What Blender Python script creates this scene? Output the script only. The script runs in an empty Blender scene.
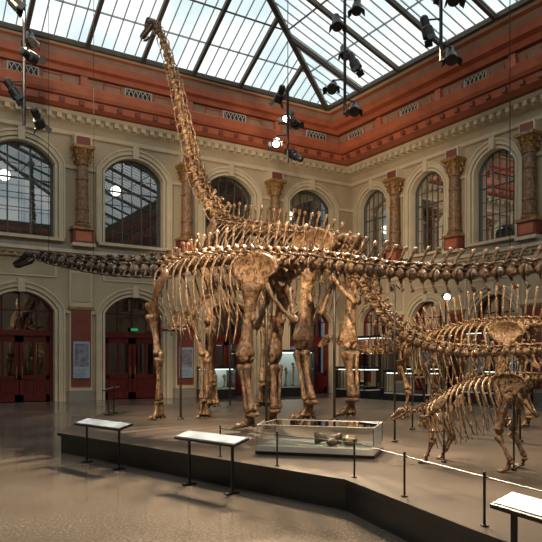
import bpy, math, random
from mathutils import Vector, Matrix, noise
random.seed(7)
V = Vector
sc = bpy.context.scene

# ------------------------------------------------------------------ materials
def mat(name, col, rough=0.6, col2=None, scale=3.0, bump=0.0, bscale=20.0, metal=0.0, spec=0.5, emis=None, estr=0.0, detail=6):
    m = bpy.data.materials.new(name); m.use_nodes = True
    nt = m.node_tree; b = nt.nodes['Principled BSDF']
    b.inputs['Base Color'].default_value = (*col, 1)
    b.inputs['Roughness'].default_value = rough
    b.inputs['Metallic'].default_value = metal
    b.inputs['Specular IOR Level'].default_value = spec
    tc = nt.nodes.new('ShaderNodeTexCoord')
    if col2:
        n = nt.nodes.new('ShaderNodeTexNoise'); n.inputs['Scale'].default_value = scale
        n.inputs['Detail'].default_value = detail
        r = nt.nodes.new('ShaderNodeValToRGB')
        r.color_ramp.elements[0].position = 0.35; r.color_ramp.elements[1].position = 0.65
        r.color_ramp.elements[0].color = (*col, 1); r.color_ramp.elements[1].color = (*col2, 1)
        nt.links.new(tc.outputs['Object'], n.inputs['Vector'])
        nt.links.new(n.outputs['Fac'], r.inputs['Fac'])
        nt.links.new(r.outputs['Color'], b.inputs['Base Color'])
    if bump > 0:
        n2 = nt.nodes.new('ShaderNodeTexNoise'); n2.inputs['Scale'].default_value = bscale
        n2.inputs['Detail'].default_value = 5
        bp = nt.nodes.new('ShaderNodeBump'); bp.inputs['Strength'].default_value = bump
        bp.inputs['Distance'].default_value = 0.03
        nt.links.new(tc.outputs['Object'], n2.inputs['Vector'])
        nt.links.new(n2.outputs['Fac'], bp.inputs['Height'])
        nt.links.new(bp.outputs['Normal'], b.inputs['Normal'])
    if emis:
        b.inputs['Emission Color'].default_value = (*emis, 1)
        b.inputs['Emission Strength'].default_value = estr
    return m

def bonemat(name, dark, mid, light, s1=2.2, s2=13, rough=.32, bump=.8):
    m = bpy.data.materials.new(name); m.use_nodes = True
    nt = m.node_tree; b = nt.nodes['Principled BSDF']; N=nt.nodes.new; Lk=nt.links.new
    tc=N('ShaderNodeTexCoord')
    a=N('ShaderNodeTexNoise'); a.inputs['Scale'].default_value=s1; a.inputs['Detail'].default_value=8; a.inputs['Roughness'].default_value=.65
    c=N('ShaderNodeTexNoise'); c.inputs['Scale'].default_value=s2; c.inputs['Detail'].default_value=8; c.inputs['Roughness'].default_value=.7
    ra=N('ShaderNodeValToRGB'); ra.color_ramp.elements[0].position=.40; ra.color_ramp.elements[1].position=.64
    ra.color_ramp.elements[0].color=(*mid,1); ra.color_ramp.elements[1].color=(*light,1)
    rc=N('ShaderNodeValToRGB'); rc.color_ramp.elements[0].position=.42; rc.color_ramp.elements[1].position=.58
    rc.color_ramp.elements[0].color=(0,0,0,1); rc.color_ramp.elements[1].color=(1,1,1,1)
    mx=N('ShaderNodeMix'); mx.data_type='RGBA'; mx.inputs[6].default_value=(*dark,1)
    Lk(tc.outputs['Object'],a.inputs['Vector']); Lk(tc.outputs['Object'],c.inputs['Vector'])
    Lk(a.outputs['Fac'],ra.inputs['Fac']); Lk(c.outputs['Fac'],rc.inputs['Fac'])
    Lk(rc.outputs['Color'],mx.inputs[0]); Lk(ra.outputs['Color'],mx.inputs[7]); Lk(mx.outputs[2],b.inputs['Base Color'])
    b.inputs['Roughness'].default_value=rough
    bp=N('ShaderNodeBump'); bp.inputs['Strength'].default_value=bump; bp.inputs['Distance'].default_value=.05
    Lk(c.outputs['Fac'],bp.inputs['Height']); Lk(bp.outputs['Normal'],b.inputs['Normal'])
    return m

M_wall  = mat('plaster_cream', (.38,.295,.19), .8, (.44,.345,.225), 1.2, .1, 30)
M_trim  = mat('plaster_light', (.57,.465,.315), .75, (.50,.41,.28), 2, .1, 30)
M_dado  = mat('plaster_grey', (.26,.22,.18), .8, (.22,.19,.155), 2)
M_red   = mat('terracotta_red', (.47,.13,.06), .5, (.39,.10,.048), 2, .15, 20)
M_dred  = mat('oxblood_panel', (.20,.045,.026), .5, (.15,.034,.02), 3)
M_pink  = mat('frieze_rose_grey', (.38,.22,.14), .7, (.31,.18,.12), 2)
M_grill = mat('grille_light', (.5,.46,.38), .7)
M_black = mat('black_void', (.012,.011,.01), .6)
M_gold  = mat('gilded_ornament', (.46,.25,.085), .4, (.15,.075,.03), 14, .5, 40, metal=.3)
M_shaft = mat('column_marbled', (.30,.16,.07), .4, (.10,.05,.025), 10, .4, 30)
M_door  = mat('door_dark_red', (.11,.011,.011), .3, (.075,.008,.008), 4)
M_frame = mat('window_frame_dark', (.06,.06,.055), .5)
M_rib   = mat('roof_iron_rib', (.085,.065,.05), .6)
M_bar   = mat('glazing_bar', (.40,.44,.45), .6)
M_iron  = mat('black_iron', (.015,.015,.016), .4, metal=.3)
M_steel = mat('steel_support', (.05,.04,.035), .45, metal=.5)
M_platS = mat('platform_side', (.014,.013,.013), .35)
M_platT = mat('platform_top', (.092,.073,.058), .28, (.062,.050,.041), 1.5, .1, 40)
M_panel = mat('info_panel_face', (.27,.34,.42), .35, (.34,.41,.48), 6)
M_white = mat('case_base_white', (.6,.58,.53), .5)
M_poster= mat('poster_print', (.30,.26,.24), .5, (.10,.12,.20), 5)
M_corr  = mat('corridor_paint', (.20,.21,.21), .8)
M_globe = mat('globe_lamp_glass', (1,1,1), .3, emis=(1,.93,.75), estr=9)
M_lens  = mat('spot_lens_lit', (1,1,1), .3, emis=(1,.9,.7), estr=22)
M_exit  = mat('exit_sign_green', (.02,.25,.07), .4, emis=(.05,1,.25), estr=.22)
M_case  = mat('cabinet_glow', (.8,.8,.7), .5, emis=(.85,.95,.9), estr=2.6)
M_back  = mat('cabinet_backing', (.45,.50,.50), .7)
M_boneG = bonemat('bone_tan', (.042,.020,.009), (.165,.088,.038), (.35,.215,.11))
M_boneD = bonemat('bone_brown', (.030,.015,.008), (.12,.064,.030), (.28,.17,.088))
M_boneK = bonemat('bone_darkcast', (.010,.007,.005), (.022,.015,.011), (.05,.034,.023))
M_boneC = bonemat('bone_ochre', (.08,.038,.015), (.24,.132,.055), (.43,.27,.13), 4, 22)
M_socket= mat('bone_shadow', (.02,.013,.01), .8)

def glassmat(name, tint, refl_rough=.03, ior=1.9):
    m = bpy.data.materials.new(name); m.use_nodes = True
    nt = m.node_tree; nt.nodes.clear()
    o = nt.nodes.new('ShaderNodeOutputMaterial'); mx = nt.nodes.new('ShaderNodeMixShader')
    fr = nt.nodes.new('ShaderNodeFresnel'); fr.inputs['IOR'].default_value = ior
    tr = nt.nodes.new('ShaderNodeBsdfTransparent'); tr.inputs['Color'].default_value = (*tint, 1)
    gl = nt.nodes.new('ShaderNodeBsdfGlossy'); gl.inputs['Roughness'].default_value = refl_rough
    nt.links.new(fr.outputs[0], mx.inputs[0]); nt.links.new(tr.outputs[0], mx.inputs[1])
    nt.links.new(gl.outputs[0], mx.inputs[2]); nt.links.new(mx.outputs[0], o.inputs[0])
    return m
M_glass = glassmat('window_glass', (.45,.5,.5), .015, 3.4)
M_vit   = glassmat('vitrine_glass', (.93,.96,.95), .01, 1.6)

M_sky = bpy.data.materials.new('frosted_skylight'); M_sky.use_nodes = True
nt = M_sky.node_tree; nt.nodes.clear()
o = nt.nodes.new('ShaderNodeOutputMaterial'); e = nt.nodes.new('ShaderNodeEmission')
tc = nt.nodes.new('ShaderNodeTexCoord'); n = nt.nodes.new('ShaderNodeTexNoise'); n.inputs['Scale'].default_value = .35
r = nt.nodes.new('ShaderNodeValToRGB')
r.color_ramp.elements[0].position = .36; r.color_ramp.elements[1].position = .58
r.color_ramp.elements[0].color = (.66,.80,.83,1); r.color_ramp.elements[1].color = (.93,.98,.97,1)
nt.links.new(tc.outputs['Object'], n.inputs['Vector']); nt.links.new(n.outputs['Fac'], r.inputs['Fac'])
nt.links.new(r.outputs['Color'], e.inputs['Color']); e.inputs['Strength'].default_value = 1.18
nt.links.new(e.outputs[0], o.inputs[0])

M_floor = bpy.data.materials.new('terrazzo_floor'); M_floor.use_nodes = True
nt = M_floor.node_tree; b = nt.nodes['Principled BSDF']
tc = nt.nodes.new('ShaderNodeTexCoord')
n1 = nt.nodes.new('ShaderNodeTexNoise'); n1.inputs['Scale'].default_value = 34; n1.inputs['Detail'].default_value = 8; n1.inputs['Roughness'].default_value=.75
n2 = nt.nodes.new('ShaderNodeTexNoise'); n2.inputs['Scale'].default_value = .6; n2.inputs['Detail'].default_value = 4
r1 = nt.nodes.new('ShaderNodeValToRGB')
r1.color_ramp.elements[0].position = .40; r1.color_ramp.elements[1].position = .62
r1.color_ramp.elements[0].color = (.065,.054,.045,1); r1.color_ramp.elements[1].color = (.27,.23,.19,1)
mx = nt.nodes.new('ShaderNodeMix'); mx.data_type = 'RGBA'; mx.blend_type = 'MULTIPLY'; mx.inputs[0].default_value = .5
nt.links.new(tc.outputs['Object'], n1.inputs['Vector']); nt.links.new(tc.outputs['Object'], n2.inputs['Vector'])
nt.links.new(n1.outputs['Fac'], r1.inputs['Fac']); nt.links.new(r1.outputs['Color'], mx.inputs[6])
nt.links.new(n2.outputs['Fac'], mx.inputs[7]); nt.links.new(mx.outputs[2], b.inputs['Base Color'])
mr = nt.nodes.new('ShaderNodeMapRange'); mr.inputs[1].default_value=.3; mr.inputs[2].default_value=.7; mr.inputs[3].default_value = .06; mr.inputs[4].default_value = .24
nt.links.new(n2.outputs['Fac'], mr.inputs[0]); nt.links.new(mr.outputs[0], b.inputs['Roughness'])
b.inputs['Specular IOR Level'].default_value=.9

# ------------------------------------------------------------------ mesh builder
class MB:
    def __init__(s): s.v=[]; s.f=[]; s.m=[]; s.mats=[]
    def mi(s, m):
        if m not in s.mats: s.mats.append(m)
        return s.mats.index(m)
    def poly(s, pts, m):
        k=len(s.v); s.v += [V(p) for p in pts]; s.f.append(list(range(k,k+len(pts)))); s.m.append(s.mi(m))
    def box8(s, c, m):
        k=len(s.v); s.v += [V(p) for p in c]
        for q in ((0,1,2,3),(7,6,5,4),(0,4,5,1),(1,5,6,2),(2,6,7,3),(3,7,4,0)):
            s.f.append([k+i for i in q]); s.m.append(s.mi(m))
    def box(s, x0,x1,y0,y1,z0,z1,m,T=None):
        c=[(x0,y0,z0),(x1,y0,z0),(x1,y1,z0),(x0,y1,z0),(x0,y0,z1),(x1,y0,z1),(x1,y1,z1),(x0,y1,z1)]
        if T: c=[T(*p) for p in c]
        s.box8(c,m)
    def beam(s, a, b, w, h, m, up=V((0,0,1))):
        a=V(a); b=V(b); t=(b-a).normalized(); l=t.cross(up)
        if l.length<1e-4: l=t.cross(V((1,0,0)))
        l.normalize(); u=l.cross(t).normalized(); l*=w/2; u*=h/2
        s.box8([a-l-u,a+l-u,a+l+u,a-l+u,b-l-u,b+l-u,b+l+u,b-l+u],m)
    def tube(s, pts, rad, m, n=8, ref=None, cap=True):
        pts=[V(p) for p in pts]; N=len(pts)
        k=len(s.v); mi=s.mi(m); pu=None
        for i,p in enumerate(pts):
            t=(pts[min(i+1,N-1)]-pts[max(i-1,0)])
            if t.length<1e-7: t=V((0,0,1))
            t.normalize()
            rf = ref if ref is not None else (pu if pu is not None else (V((0,0,1)) if abs(t.z)<.9 else V((1,0,0))))
            u=rf-t*rf.dot(t)
            if u.length<1e-3: u=t.orthogonal()
            u.normalize(); pu=u; w=t.cross(u)
            r=rad[i] if isinstance(rad,(list,tuple)) else rad
            ru,rv=(r if isinstance(r,(list,tuple)) else (r,r))
            for j in range(n):
                a=2*math.pi*j/n
                s.v.append(p+u*(ru*math.cos(a))+w*(rv*math.sin(a)))
        for i in range(N-1):
            for j in range(n):
                j2=(j+1)%n
                s.f.append([k+i*n+j,k+i*n+j2,k+(i+1)*n+j2,k+(i+1)*n+j]); s.m.append(mi)
        if cap:
            s.f.append([k+j for j in range(n)][::-1]); s.m.append(mi)
            s.f.append([k+(N-1)*n+j for j in range(n)]); s.m.append(mi)
    def blob(s, c, rx, ry, rz, m, F=V((1,0,0)), L=V((0,1,0)), U=V((0,0,1)), n=10, k=6):
        c=V(c); pts=[]; rad=[]
        for i in range(k+1):
            a=math.pi*i/k
            pts.append(c-F*rx*math.cos(a)); q=max(math.sin(a),.03); rad.append((rz*q,ry*q))
        s.tube(pts,rad,m,n,ref=U)
    def bone(s, a, b, r, e1, e2, m, flat=1.0, ref=None, n=10, bow=None):
        a=V(a); b=V(b)
        T=[0,.02,.06,.11,.18,.28,.42,.58,.72,.82,.89,.94,.98,1]
        R=[e1*.5,e1*.86,e1,e1*.9,e1*.6+r*.3,r*1.15,r,r*.97,r*1.1,e2*.55+r*.35,e2*.88,e2,e2*.86,e2*.5]
        pts=[]
        for t in T:
            p=a.lerp(b,t)
            if bow is not None: p=p+bow*math.sin(math.pi*t)
            pts.append(p)
        s.tube(pts,[(x,x*flat) for x in R],m,n,ref)
    def plate(s, out, nrm, th, m, bulge=1.6, center=None):
        out=[V(p) for p in out]; nrm=V(nrm).normalized(); c=V(center) if center is not None else sum(out,V())/len(out); N=len(out)
        k=len(s.v); mi=s.mi(m)
        for sg in (1,-1):
            s.v += [p+nrm*(sg*th*.8) for p in out]
            s.v += [c.lerp(p,.82)+nrm*(sg*th*.22) for p in out]
            s.v.append(c+nrm*(sg*th*.5*bulge))
        B=2*N+1
        for o,fl in ((k,0),(k+B,1)):
            for i in range(N):
                j=(i+1)%N
                q=[o+i,o+j,o+N+j,o+N+i]; t=[o+N+i,o+N+j,o+2*N]
                s.f += [q if fl else q[::-1], t if fl else t[::-1]]; s.m += [mi,mi]
        for i in range(N):
            j=(i+1)%N; s.f.append([k+i,k+j,k+B+j,k+B+i]); s.m.append(mi)
    def make(s, name, smooth=False, parent=None, wob=0, wf=6, zmin=None):
        if wob:
            for i,p in enumerate(s.v): s.v[i]=p+noise.noise_vector(p*wf)*wob+noise.noise_vector(p*wf*4)*wob*.45
        if zmin is not None:
            for p in s.v: p.z=max(p.z,zmin)
        me=bpy.data.meshes.new(name); me.from_pydata([tuple(p) for p in s.v],[],s.f); 
        for m in s.mats: me.materials.append(m)
        me.polygons.foreach_set('material_index', s.m)
        me.polygons.foreach_set('use_smooth',[smooth]*len(s.f)); me.update()
        ob=bpy.data.objects.new(name,me); sc.collection.objects.link(ob)
        if parent: ob.parent=parent
        return ob

def empty(name, loc=(0,0,0)):
    e=bpy.data.objects.new(name,None); sc.collection.objects.link(e); return e

# ------------------------------------------------------------------ room
XR, YB, XL, YF = 23.56, 28.81, -10.0, -9.0
mb=MB(); mb.poly([(XL-5,YF-1,0),(XR+5,YF-1,0),(XR+5,YB+5,0),(XL-5,YB+5,0)],M_floor); mb.make('floor')

def arcpts(w, zp, rise, off=0, n=14):
    R=(w*w+rise*rise)/(2*rise); cz=zp+rise-R
    R2=R+off; W=w+off
    aa=math.asin(min(1,W/R2))
    return [(R2*math.sin(-aa+2*aa*i/n), cz+R2*math.cos(-aa+2*aa*i/n)) for i in range(n+1)]

def outline(w, zs, zp, rise, off, sill=False):
    a=arcpts(w,zp,rise,off)
    return [(-w-off, zs)]+a+[(w+off, zs)]

def band(mb,T,c,w,zs,zp,rise,o1,o2,n0,n1,m):
    A=outline(w,zs,zp,rise,o1); B=outline(w,zs,zp,rise,o2)
    for i in range(len(A)-1):
        a0,a1,b0,b1=A[i],A[i+1],B[i],B[i+1]
        P=lambda q,n:T(c+q[0],n,q[1])
        mb.poly([P(a0,n1),P(a1,n1),P(b1,n1),P(b0,n1)],m)
        mb.poly([P(b0,n1),P(b1,n1),P(b1,n0),P(b0,n0)],m)
        mb.poly([P(a0,n0),P(a1,n0),P(a1,n1),P(a0,n1)],m)

def wallface(mb,T,c,b0,b1,w,z0,z1,zs,zp,rise,m):
    mb.poly([T(b0,0,z0),T(c-w,0,z0),T(c-w,0,z1),T(b0,0,z1)],m)
    mb.poly([T(c+w,0,z0),T(b1,0,z0),T(b1,0,z1),T(c+w,0,z1)],m)
    if zs>z0: mb.poly([T(c-w,0,z0),T(c+w,0,z0),T(c+w,0,zs),T(c-w,0,zs)],m)
    a=arcpts(w,zp,rise)
    for i in range(len(a)-1):
        p,q=a[i],a[i+1]
        mb.poly([T(c+p[0],0,p[1]),T(c+q[0],0,q[1]),T(c+q[0],0,z1),T(c+p[0],0,z1)],m)
    O=outline(w,zs,zp,rise,0)
    for i in range(len(O)-1):
        p,q=O[i],O[i+1]
        mb.poly([T(c+p[0],0,p[1]),T(c+q[0],0,q[1]),T(c+q[0],-.5,q[1]),T(c+p[0],-.5,p[1])],M_trim)
    mb.poly([T(c-w,0,zs),T(c+w,0,zs),T(c+w,-.5,zs),T(c-w,-.5,zs)],m)

def arch_z(w,zp,rise,x):
    R=(w*w+rise*rise)/(2*rise); return zp+rise-R+math.sqrt(max(R*R-x*x,0))

def glazing(mb,T,c,w,zs,zp,rise,n,m):
    a=arcpts(w,zp,rise)
    for i in range(len(a)-1):
        p,q=a[i],a[i+1]
        mb.poly([T(c+p[0],n,zs),T(c+q[0],n,zs),T(c+q[0],n,q[1]),T(c+p[0],n,p[1])],m)

wn=[0]; dn=[0]
def window(T,c,w,zs,zp,rise):
    wn[0]+=1; mb=MB()
    glazing(mb,T,c,w-.02,zs,zp,rise-.01,-.36,M_glass)
    band(mb,T,c,w-.10,zs,zp,rise-.02,0,.095,-.42,-.28,M_frame)
    mb.box(c-w,c+w,-.42,-.26,zs,zs+.12,M_frame,T)
    for x,t in ((-w*.33,.055),(w*.33,.055),(0,.025),(-w*.66,.025),(w*.66,.025)):
        mb.box(c+x-t/2,c+x+t/2,-.40,-.33,zs,arch_z(w,zp,rise,x)-.02,M_frame,T)
    z=zs+.62; k=0
    while z<zp+rise*.5:
        t=.022 if k!=3 else .07
        hw=w if z<=zp else math.sqrt(max(0,w*w*(1-((z-zp)/rise)**2)))
        mb.box(c-hw,c+hw,-.40,-.335,z-t/2,z+t/2,M_frame,T); z+=.62; k+=1
    mb.make('window_%d'%wn[0])

def door(T,c,w,zp,rise):
    dn[0]+=1; mb=MB()
    zt=2.95
    glazing(mb,T,c,w-.02,zt,zp,rise-.01,-.36,M_glass)
    band(mb,T,c,w-.14,0,zp,rise-.02,0,.135,-.45,-.25,M_door)
    mb.box(c-w,c+w,-.46,-.22,zt-.12,zt+.12,M_door,T)
    for x in (-w*.5,0,w*.5):
        mb.box(c+x-.03,c+x+.03,-.40,-.30,zt,arch_z(w,zp,rise,x),M_door,T)
    mb.box(c-w,c+w,-.40,-.30,zp-.03,zp+.03,M_door,T)
    for sg in (-1,1):
        x0,x1=(c+sg*.02,c+sg*(w-.12)); x0,x1=min(x0,x1),max(x0,x1)
        mb.box(x0,x0+.16,-.40,-.30,0.02,zt-.1,M_door,T); mb.box(x1-.16,x1,-.40,-.30,0.02,zt-.1,M_door,T)
        xm=(x0+x1)/2; mb.box(xm-.05,xm+.05,-.39,-.31,0.02,zt-.1,M_door,T)
        for z0,z1 in ((.02,.3),(.95,1.12),(2.55,2.85)): mb.box(x0,x1,-.395,-.30,z0,z1,M_door,T)
        mb.box(x0,x1,-.37,-.35,.3,.95,M_door,T)
        mb.poly([T(x0,-.36,1.1),T(x1,-.36,1.1),T(x1,-.36,2.6),T(x0,-.36,2.6)],M_glass)
        for xa,xb in ((x0+.2,xm-.09),(xm+.09,x1-.2)): mb.box(xa,xb,-.35,-.325,.38,.88,M_door,T)
        hx=c+sg*.12; mb.tube([T(hx,-.24,1.0),T(hx,-.24,1.5)],.02,M_gold,8)
        for hz in (1.02,1.48): mb.tube([T(hx,-.24,hz),T(hx,-.32,hz)],.014,M_gold,6)
    mb.make('door_%d'%dn[0])

def column(T,c,r=.27):
    mb=MB()
    w=.50
    mb.box(c-w,c+w,0,.62,6.72,6.86,M_trim,T)
    mb.box(c-w+.07,c+w-.07,0,.54,6.86,7.45,M_dred,T)
    mb.box(c-w+.16,c+w-.16,.5,.56,6.95,7.36,M_red,T)
    mb.box(c-w,c+w,0,.62,7.45,7.57,M_gold,T)
    prof=[(7.57,1.3),(7.66,1.35),(7.72,1.1),(7.8,1.2),(7.85,1.02),(8.3,1.02),(8.33,1.12),(8.4,1.12),(8.43,1.0),(9.6,.92),(9.63,1.03),(9.7,1.03),(9.73,.9),(10.25,.86),(10.28,1.02),(10.36,1.02)]
    mb.tube([T(c,.3,z) for z,_ in prof],[r*q for _,q in prof],M_shaft,16)
    prof=[(10.36,.95),(10.5,1.05),(10.62,1.25),(10.68,1.12),(10.85,1.45),(10.95,1.75)]
    mb.tube([T(c,.3,z) for z,_ in prof],[r*q for _,q in prof],M_gold,16)
    for i in range(8):
        a=i*math.pi/4
        for z,q in ((10.6,1.35),(10.86,1.65)):
            x=c+r*q*math.cos(a); nn=.3+r*q*math.sin(a)
            mb.tube([T(x,nn,z-.16),T(c+r*(q+.1)*math.cos(a),.3+r*(q+.1)*math.sin(a),z),T(c+r*(q+.3)*math.cos(a),.3+r*(q+.3)*math.sin(a),z-.05)],[.05,.045,.03],M_gold,6)
    mb.box(c-.46,c+.46,0,.74,10.95,11.08,M_gold,T)
    mb.box(c-.38,c+.38,0,.5,11.08,11.55,M_trim,T); mb.box(c-.3,c+.3,.48,.54,11.16,11.48,M_dred,T)
    mb.make('wall_column',smooth=False)

def pier(mb,T,c,hw):
    mb.box(c-hw,c+hw,0,.16,0,.45,M_dado,T)
    mb.box(c-hw+.05,c+hw-.05,0,.12,.45,5.9,M_trim,T)
    mb.box(c-hw+.12,c+hw-.12,.1,.17,.62,3.95,M_dred,T)
    mb.box(c-hw+.0,c+hw-.0,.0,.2,4.0,4.12,M_gold,T)
    mb.box(c-hw+.14,c+hw-.14,.1,.15,4.35,5.6,M_wall,T)
    mb.box(c-hw-.02,c+hw+.02,0,.24,5.9,6.1,M_trim,T)

def facade(side, T, centers, bay, w, s0, s1, pil):
    mb=MB(); tr=MB(); zl=6.5
    edges=[]
    for c in centers: edges.append((max(s0,c-bay/2),min(s1,c+bay/2),c))
    lo=min(e[0] for e in edges); hi=max(e[1] for e in edges)
    for a,b,c in edges:
        wallface(mb,T,c,a,b,w,0,zl,0,3.9,.8,M_wall)
        wallface(mb,T,c,a,b,w,zl,13.3,7.05,10.25,.8,M_wall)
    if lo>s0+.01: mb.poly([T(s0,0,0),T(lo,0,0),T(lo,0,13.3),T(s0,0,13.3)],M_wall)
    if hi<s1-.01: mb.poly([T(hi,0,0),T(s1,0,0),T(s1,0,13.3),T(hi,0,13.3)],M_wall)
    mb.make('wall_'+side)
    for a,b,c in edges:
        for zs,zp in ((0,3.9),(7.05,10.25)):
            band(tr,T,c,w,zs,zp,.8,0,.10,0,.06,M_trim)
            band(tr,T,c,w,zs,zp,.8,.16,.34,0,.10,M_trim)
            band(tr,T,c,w,zs,zp,.8,.34,.42,0,.16,M_trim)
        for z in (4.7,11.05): 
            tr.box(c-.14,c+.14,0,.22,z-.05,z+.5,M_trim,T)
        tr.box(c-w-.35,c+w+.35,0,.24,6.92,7.05,M_trim,T)
        tr.box(c-w-.1,c+w+.1,0,.04,5.35,6.1,M_trim,T); tr.box(c-w,c+w,.03,.05,5.43,6.02,M_wall,T)
    for p in pil:
        pier(tr,T,p,.55)
        column(T,p)
    tr.box(s0,s1,0,.18,6.15,6.3,M_trim,T); tr.box(s0,s1,0,.34,6.3,6.42,M_trim,T); tr.box(s0,s1,0,.46,6.42,6.56,M_trim,T); tr.box(s0,s1,0,.40,6.56,6.72,M_dado,T)
    s=s0
    while s<s1: tr.box(s,s+.14,.15,.28,6.18,6.3,M_trim,T); s+=.32
    ops=sorted([(c-w-.42,c+w+.42) for c in centers])
    prev=s0
    for a,b in ops+[(s1,s1)]:
        if a>prev:
            tr.box(prev,a,0,.10,3.82,3.98,M_trim,T); tr.box(prev,a,0,.09,10.15,10.3,M_trim,T)
            tr.box(prev,a,0,.08,0,.4,M_dado,T)
        prev=b
    tr.make('trim_'+side)
    for a,b,c in edges:
        window(T,c,w,7.05,10.25,.8); door(T,c,w,3.9,.8)

TB=lambda s,n,z: V((s,YB-n,z))
TR=lambda s,n,z: V((XR-n,s,z))
cb=[-4.3,.7,5.7,10.7,15.7,20.7]; pb=[-6.8,-1.8,3.2,8.2,13.2,18.2]
facade('back',TB,cb,5.0,1.4,XL,XR,pb)
cr=[27.0,23.0,19.0,15.0,11.0,7.0,3.0,-1.0,-5.0]; pr=[25.0,21.0,17.0,13.0,9.0,5.0,1.0,-3.0,-7.0]
facade('right',TR,cr,4.0,1.1,YF,YB,pr)
mb=MB(); mb.poly([(XL,YF,0),(XL,YB,0),(XL,YB,13.3),(XL,YF,13.3)],M_wall); mb.make('wall_left')
mb=MB(); mb.poly([(XL,YF,0),(XR,YF,0),(XR,YF,13.3),(XL,YF,13.3)],M_wall); mb.make('wall_front')

# corridor behind windows
mb=MB()
D=3.6
for z0,z1 in ((0,6.2),(6.4,12.2)):
    mb.poly([(XL,YB+D,z0),(XR+.5,YB+D,z0),(XR+.5,YB+D,z1),(XL,YB+D,z1)],M_corr)
    mb.poly([(XL,YB+.5,z1),(XR+.5,YB+.5,z1),(XR+.5,YB+D,z1),(XL,YB+D,z1)],M_corr)
    mb.poly([(XL,YB+.5,z0+.01),(XR+.5,YB+.5,z0+.01),(XR+.5,YB+D,z0+.01),(XL,YB+D,z0+.01)],M_corr)
    mb.poly([(XR+D,YF,z0),(XR+D,YB+.5,z0),(XR+D,YB+.5,z1),(XR+D,YF,z1)],M_corr)
    mb.poly([(XR+.5,YF,z1),(XR+D,YF,z1),(XR+D,YB+.5,z1),(XR+.5,YB+.5,z1)],M_corr)
    mb.poly([(XR+.5,YF,z0+.01),(XR+D,YF,z0+.01),(XR+D,YB+.5,z0+.01),(XR+.5,YB+.5,z0+.01)],M_corr)
mb.make('wall_corridor')
for i,c in enumerate(cb[1:]):
    mb=MB(); p=V((c-.35,YB+1.6,9.9))
    mb.blob(p,.24,.24,.24,M_globe,n=16,k=10); mb.tube([p+V((0,0,.22)),V((p.x,p.y,12.19))],.02,M_iron,6)
    mb.tube([p+V((0,0,.2)),p+V((0,0,.3))],.09,M_gold,10)
    mb.make('globe_pendant_lamp',smooth=True)

# cornice ring
prof=[(11.55,0,0,M_trim),(11.6,.12,.14,M_trim),(11.75,.14,.16,M_trim),(11.78,.08,.1,M_wall),(12.1,.08,.1,M_trim),(12.18,.2,.3,M_trim),(12.32,.22,.34,M_trim),(12.4,.4,.6,M_trim),(12.54,.46,.7,M_dred),(12.6,.52,.8,M_red),(12.7,.74,1.2,M_red),(12.95,.80,1.32,M_dred),(13.0,.88,1.42,M_red),(13.12,.96,1.55,M_red),(13.42,1.04,1.7,M_red),(13.48,1.0,1.65,M_red),(13.5,.42,1.1,M_pink),(14.05,.46,1.3,M_dred),(14.1,.6,1.5,M_red),(14.3,.66,1.62,M_red),(14.38,.82,1.9,M_red),(14.66,.88,2.05,M_red),(14.7,.80,1.95,M_pink),(14.95,.82,2.1,M_red),(15.02,.92,2.3,M_trim),(15.2,1.0,2.5,M_trim)]
mb=MB()
def ring(p): z,nb,nr,_=p; return [V((XL+nr,YF+nb,z)),V((XR-nr,YF+nb,z)),V((XR-nr,YB-nb,z)),V((XL+nr,YB-nb,z))]
for a,b in zip(prof[:-1],prof[1:]):
    A,B=ring(a),ring(b)
    for i in range(4):
        j=(i+1)%4; mb.poly([A[i],A[j],B[j],B[i]],a[3])
s=XL+.3
while s<XR-.5: mb.box(s,s+.2,.15,.42,12.18,12.38,M_trim,TB); s+=.42
s=YF+.3
while s<YB-.5: mb.box(s,s+.2,.2,.62,12.18,12.38,M_trim,TR); s+=.42
s=XL+.3
while s<XR-.9: mb.box(s,s+.22,.45,.84,12.72,12.9,M_dred,TB); s+=.84
s=YF+.3
while s<YB-.9: mb.box(s,s+.22,.7,1.38,12.72,12.9,M_dred,TR); s+=.84
mb.make('trim_cornice')
mb=MB()
def frieze(T,c,n,hw):
    for x0,x1 in ((c-hw*2.0,c-hw*.95),(c+hw*.95,c+hw*2.0)):
        for a,b,z0,z1 in ((x0,x1,13.58,13.62),(x0,x1,13.96,14.0),(x0,x0+.05,13.58,14.0),(x1-.05,x1,13.58,14.0)):
            mb.box(a,b,n-.1,n+.05,z0,z1,M_red,T)
    mb.box(c-hw*.8,c+hw*.8,n-.1,n+.04,13.52,14.05,M_grill,T)
    mb.box(c-hw*.72,c+hw*.72,n,n+.05,13.57,14.0,M_black,T)
    x=c-hw*.72
    while x<c+hw*.6:
        mb.beam(T(x,n+.07,13.57),T(x+.22,n+.07,14.0),.025,.03,M_grill); mb.beam(T(x+.22,n+.07,13.57),T(x,n+.07,14.0),.025,.03,M_grill); x+=.22
for c in cb: frieze(TB,c,.46,.8)
for c in cr[:]: frieze(TR,c,1.22,.75)
for p in pb: mb.box(p-.16,p+.16,.4,.62,13.5,14.06,M_red,TB)
for p in pr: mb.box(p-.16,p+.16,1.05,1.42,13.5,14.06,M_red,TR)
mb.make('trim_frieze')

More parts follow.
